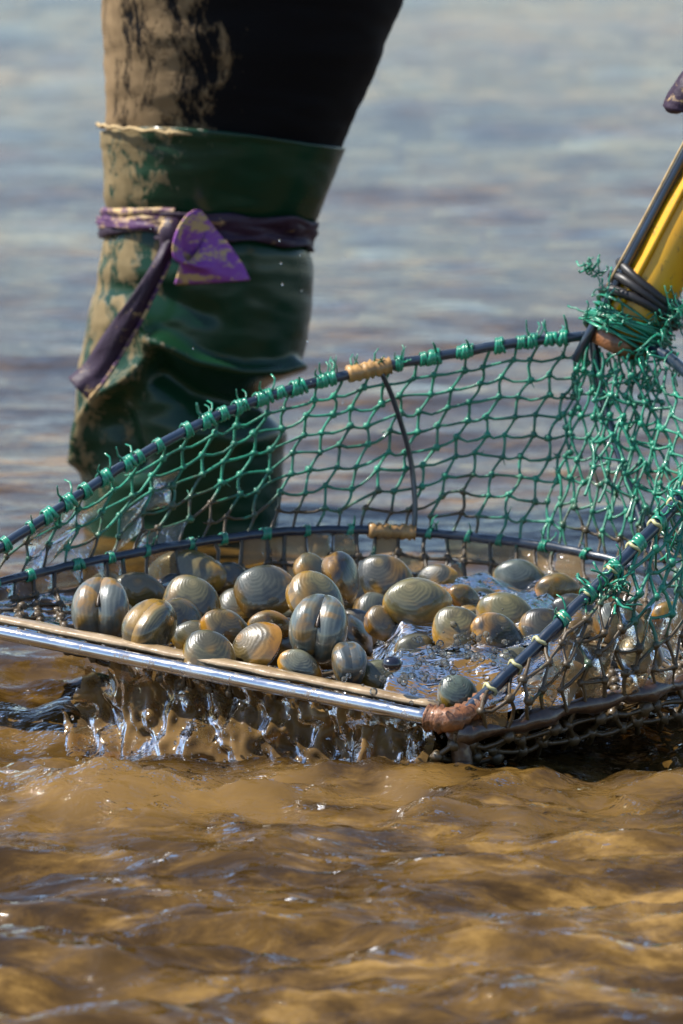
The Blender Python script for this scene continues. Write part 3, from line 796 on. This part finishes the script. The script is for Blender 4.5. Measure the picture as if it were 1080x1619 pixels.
# rot (x,y,z) degrees; at 0 the hinge points up, one valve towards the camera
DEEP = 'clam half buried beneath the top layer of the heap'
CL = [
 (162, 966, 104, .078, 'slate', 2, (0, -62, 84), (1.15, 1.15, 1.1), 'big grey clam standing on edge beside the steel bar, cleft facing out'),
 (218, 942, 84, .062, 'ochre', 1, (70, 10, 10), (1.0, 1.0, .8), 'yellow-olive clam lying behind the big grey clam with the cleft'),
 (292, 918, 112, .062, 'olive', 1, (62, -12, -20), (1.3, 1.3, 1.1), 'long olive clam lying flat below the back hoop'),
 (362, 920, 60, .060, 'dark', 0, (60, 0, 20), (1.2, 1.2, 1.0), 'small black clam between the long olive clam and the slate-grey clam'),
 (300, 957, 88, .070, 'olive', 0, (50, 20, -25), (1.1, 1.1, 1.0), 'olive clam lying in front of the long flat olive clam'),
 (420, 941, 92, .072, 'grey', 0, (48, -18, 15), (.62, .62, .58), 'dark slate-grey clam in front of the back hoop'),
 (240, 1000, 100, .074, 'olive', 0, (10, -30, 50), (1.0, 1.02, .95), 'large olive-grey clam touching the steel bar'),
 (283, 985, 76, .064, 'olive', 0, (55, -10, 60), (.8, .8, .8), 'dull olive clam tucked behind the large olive-grey clam at the bar'),
 (356, 1000, 80, .070, 'ochre', 1, (52, 25, 25), (1.15, 1.1, .9), 'bright yellow clam with a black underside'),
 (310, 1012, 70, .062, 'olive', 1, (50, 0, 0), (.8, .8, .75), 'brownish olive clam beside the bright yellow clam'),
 (328, 1038, 80, .066, 'olive', 0, (40, 10, -15), (1.0, 1.0, .9), 'round olive clam resting right against the steel bar'),
 (410, 1026, 82, .068, 'ochre', 0, (30, -50, 10), (1.0, .95, .85), 'tilted ochre and black clam just behind the steel bar'),
 (425, 992, 62, .066, 'ochre', 1, (70, 0, 15), (1.2, 1.1, .8), 'small ochre clam touching the big two-lobed grey clam'),
 (497, 952, 92, .090, 'olive', 0, (38, 25, 20), (1.45, 1.4, 1.15), 'pale olive clam with an orange flank, top of the heap'),
 (506, 994, 106, .082, 'slate', 2, (18, -66, 66), (.95, 1.0, .95), 'big two-lobed grey clam with ochre rim, centre of the heap'),
 (472, 1056, 64, .060, 'grey', 1, (55, 20, -10), (1.5, 1.4, 1.2), 'small pale clam with yellow tip behind the steel bar'),
 (550, 1056, 80, .062, 'slate', 0, (0, -20, 100), (.75, .85, .95), 'bluish grey clam close behind the steel bar'),
 (490, 906, 58, .082, 'olive', 0, (40, 40, 10), (1.1, 1.05, .9), 'small olive clam at the foot of the standing black clam'),
 (538, 914, 76, .088, 'dark', 0, (30, 60, 30), (.8, .75, .7), 'black clam with an orange streak standing up behind the heap'),
 (606, 922, 86, .070, 'dark', 0, (55, 0, -15), (1.2, 1.2, 1.0), 'black clam lying below the tape-bound joint of the back hoop'),
 (657, 955, 94, .080, 'olive', 1, (58, -8, 12), (1.7, 1.65, 1.5), 'pale olive clam lying flat with an ochre lower edge'),
 (602, 988, 56, .066, 'ochre', 0, (50, 30, 0), (1.0, .9, .7), 'small ochre clam between the two-lobed grey clam and the pale flat one'),
 (732, 946, 50, .072, 'ochre', 1, (60, 20, 30), (1.25, 1.05, .5), 'small yellow clam beside the pale flat olive clam'),
 (690, 917, 58, .070, 'dark', 1, (50, -20, -20), (1.3, 1.3, 1.0), 'small dark clam behind the pale flat olive clam'),
 (645, 992, 58, .060, 'grey', 0, (50, 10, 40), (.6, .6, .6), 'small slate clam in front of the pale flat olive clam'),
 (602, 1074, 70, .052, 'olive', 1, (60, 0, 10), (1.0, 1.1, 1.0), 'flat olive clam next to the round black snail'),
 (722, 1000, 78, .070, 'olive', 0, (50, 10, -10), (1.5, 1.4, 1.1), 'pale olive clam at the edge of the washing water'),
 (785, 1007, 82, .068, 'dark', 1, (45, 25, 15), (1.9, 1.7, 1.3), 'brown clam paired with the pale olive one at the washing water'),
 (800, 978, 90, .066, 'olive', 1, (55, 15, -22), (1.2, 1.2, .9), 'olive clam behind the brown one at the washing water'),
 (820, 917, 74, .062, 'grey', 1, (65, 0, -10), (.9, 1.0, 1.05), 'blue-grey clam lying below the end of the back hoop near the right rim rod'),
 (881, 934, 64, .068, 'ochre', 1, (68, 0, 22), (1.3, 1.15, .6), 'yellow clam lying beside the right rim rod'),
 (862, 1008, 88, .064, 'dark', 0, (55, 10, 5), (1.3, 1.25, 1.0), 'dark clam under the right rim rod, washed by water'),
 (722, 1100, 62, .052, 'grey', 0, (50, 15, -10), (.8, .95, .9), 'small greenish clam behind the rusty corner'),
 (905, 968, 66, .060, 'dark', 1, (55, 0, 0), (1, 1, 1), 'nearly black clam pressed against the right rim rod'),
 (1062, 978, 62, .070, 'ochre', 1, (60, 10, 20), (1.25, 1.1, .5), 'yellow clam seen through the right side netting'),
 (978, 992, 78, .070, 'grey', 0, (40, 0, 30), (.9, .95, 1.0), 'grey clam behind the netting of the right side'),
 (1010, 1040, 70, .050, 'olive', 0, (40, 0, -30), (1, 1, 1), 'olive clam deep behind the right side netting'),
 (900, 1050, 74, .048, 'dark', 0, (40, 20, 20), (1, 1, 1), 'black clam low behind the right side netting'),
 (820, 1060, 72, .050, 'olive', 0, (50, 0, 40), (.9, .9, .9), 'olive clam half under the right rim rod near the rusty corner'),
 (380, 965, 70, .054, 'olive', 0, (40, 0, 0), (.8, .8, .8), None),
 (450, 1010, 66, .050, 'dark', 0, (50, 10, 40), (1, 1, 1), None),
 (560, 1000, 72, .052, 'dark', 0, (50, 0, -20), (.8, .8, .8), None),
 (560, 945, 72, .060, 'olive', 0, (50, 0, 30), (.7, .7, .7), None),
 (690, 965, 66, .056, 'dark', 0, (50, 0, 10), (1, 1, 1), None),
 (760, 965, 70, .054, 'olive', 0, (60, 0, 30), (1, 1, .9), None),
 (660, 1040, 74, .046, 'olive', 0, (60, 0, 30), (.8, .8, .8), None),
 (200, 1000, 62, .050, 'dark', 0, (50, 0, 20), (1, 1, 1), None),
 (380, 1060, 62, .046, 'dark', 0, (50, 0, -30), (1, 1, 1), None),
]
for c in CL:
    c = list(c); c[8] = c[8] or DEEP; clam(*c, *(() if c[8] != DEEP else ('clams under the top layer',)))
for k in range(20):
    px = 165 + 39 * k + random.uniform(-10, 10); py = random.uniform(915, 1015) + .10 * (px - 300) + random.uniform(0, 20)
    kd = random.choice(('dark', 'olive', 'olive', 'dark', 'ochre', 'grey')); z_ = .040 + random.uniform(0, .008)
    clam(px, min(py, 1000 + .12 * px), random.uniform(64, 82), z_, kd, random.randrange(2), (random.uniform(20, 70), random.uniform(-40, 40), random.uniform(0, 180)), (.85, .85, .8), DEEP, 'clams under the top layer')
mb = MB(); sn = PZ(620, 1050, .072); mb.blob(sn, .0062, 16, 10, .02, (1.1, 1, .85))
tag(mb.build('sea_snail', M['black_pebble'], org=sn), 'small round black snail on the wet shells', 'snail')

# ------------------------------------------------------------------ moving water in and under the basket
mb = MB(); NX, NY = 170, 100
def wash(i, j):
    px = 590 + 320 * i / (NX - 1); t = j / (NY - 1)
    p = PZ(px, 895 + 182 * t - .02 * (px - 700), .058)
    e = max(abs(i / (NX - 1) - .5), abs(t - .5)) * 2
    p.z += .009 * float(fbm(np.array(p.x / .06), np.array(p.y / .05), 2, 71)) + .0052 * float(fbm(np.array((p.x + .5 * p.y) / .030), np.array(p.y / .028), 2, 73)) + .001 - .02 * max(0, e - .72) / .28
    return p
mb.grid(wash, NX, NY); wob_ = mb.build('wash_water', M['water'])
for an, k0, sd in (('churn', .85, 91), ('glint', .10, 93)):
    pa = np.array([tuple(v) for v in mb.v]); val = np.clip(k0 + .55 * fbm(pa[:, 0] / .03, pa[:, 1] / .03, 2, sd), 0, 1)
    at = wob_.data.attributes.new(an, 'FLOAT', 'POINT'); at.data.foreach_set('value', val.astype(np.float32))
tag(wob_, 'thin sheet of silty water washing over the clams', 'water', kind='stuff')
mb = MB()
for _ in range(200):
    px = random.gauss(720, 75); py = 1050 - .25 * (px - 690) + random.gauss(0, 26); p = PZ(px, py, .070 + random.uniform(-.004, .004))
    mb.blob(p, random.choice((.0006, .0009, .0013, .0024)) * random.uniform(.8, 1.2), 10, 6, .03)
tag(mb.build('bubbles', M['clear_film']), 'cluster of clear bubbles in the washing water', 'bubbles', kind='stuff')
# curtain of muddy water pouring off under the front bar
for s_, (x0, x1, oy, sd) in enumerate(((95, 705, .004, 81), (150, 690, .030, 85))):
    mb = MB(); NX, NY = 190, 34
    def pour(i, j):
        px = x0 + (x1 - x0) * i / (NX - 1); t = j / (NY - 1); a = BAR.at(px) + Vector((0, oy, -.003))
        q = float(fbm(np.array(px / 62.0 + .5 * t), np.array(t * 1.7), 3, sd)); q2 = float(pnoise(np.array(px / 24.0 - t), np.array(t * 2.4 + 3), sd + 3))
        z0 = a.z; zb = -.010
        return Vector((a.x + .010 * q * t, a.y + .026 * q * (t + .2) + .006 * q2 + .012 * math.sin(t * 2.6) - .034 * t * t * (1 + .6 * q), z0 + (zb - z0) * t))
    def pk(i, j):
        px = x0 + (x1 - x0) * i / (NX - 1); t = j / NY
        e = min(1, (px - x0) / 120, (x1 - px) / 40)
        return float(fbm(np.array(px / 48.0), np.array(t * .9), 3, sd + 7)) + 1.6 * e > .62
    mb.grid(pour, NX, NY, pk)
    tag(mb.build('pouring_water', M['pouring_water']), 'muddy water draining in ropes and folds under the steel bar' if s_ == 0 else 'brown water draining from the net further under the basket', 'water', kind='stuff')
mb = MB()
for _ in range(260):
    px = random.uniform(60, 800); p = P(px, random.gauss(1185, 32), random.uniform(.0, .06))
    if p.z > -.002: mb.blob(p, random.choice((.0004, .0005, .0007, .0010)) * random.uniform(.7, 1.3), 6, 5, .05, (1, 1, random.uniform(1, 1.8)))
for _ in range(14):
    p = P(random.uniform(150, 560), random.uniform(250, 700), random.uniform(.3, .6)); mb.blob(p, random.uniform(.0004, .0009), 6, 5, .05, (1, 1, 1.8))
tag(mb.build('water_spray', M['drop']), 'fine flying drops of water round the basket', 'water drops', kind='stuff')
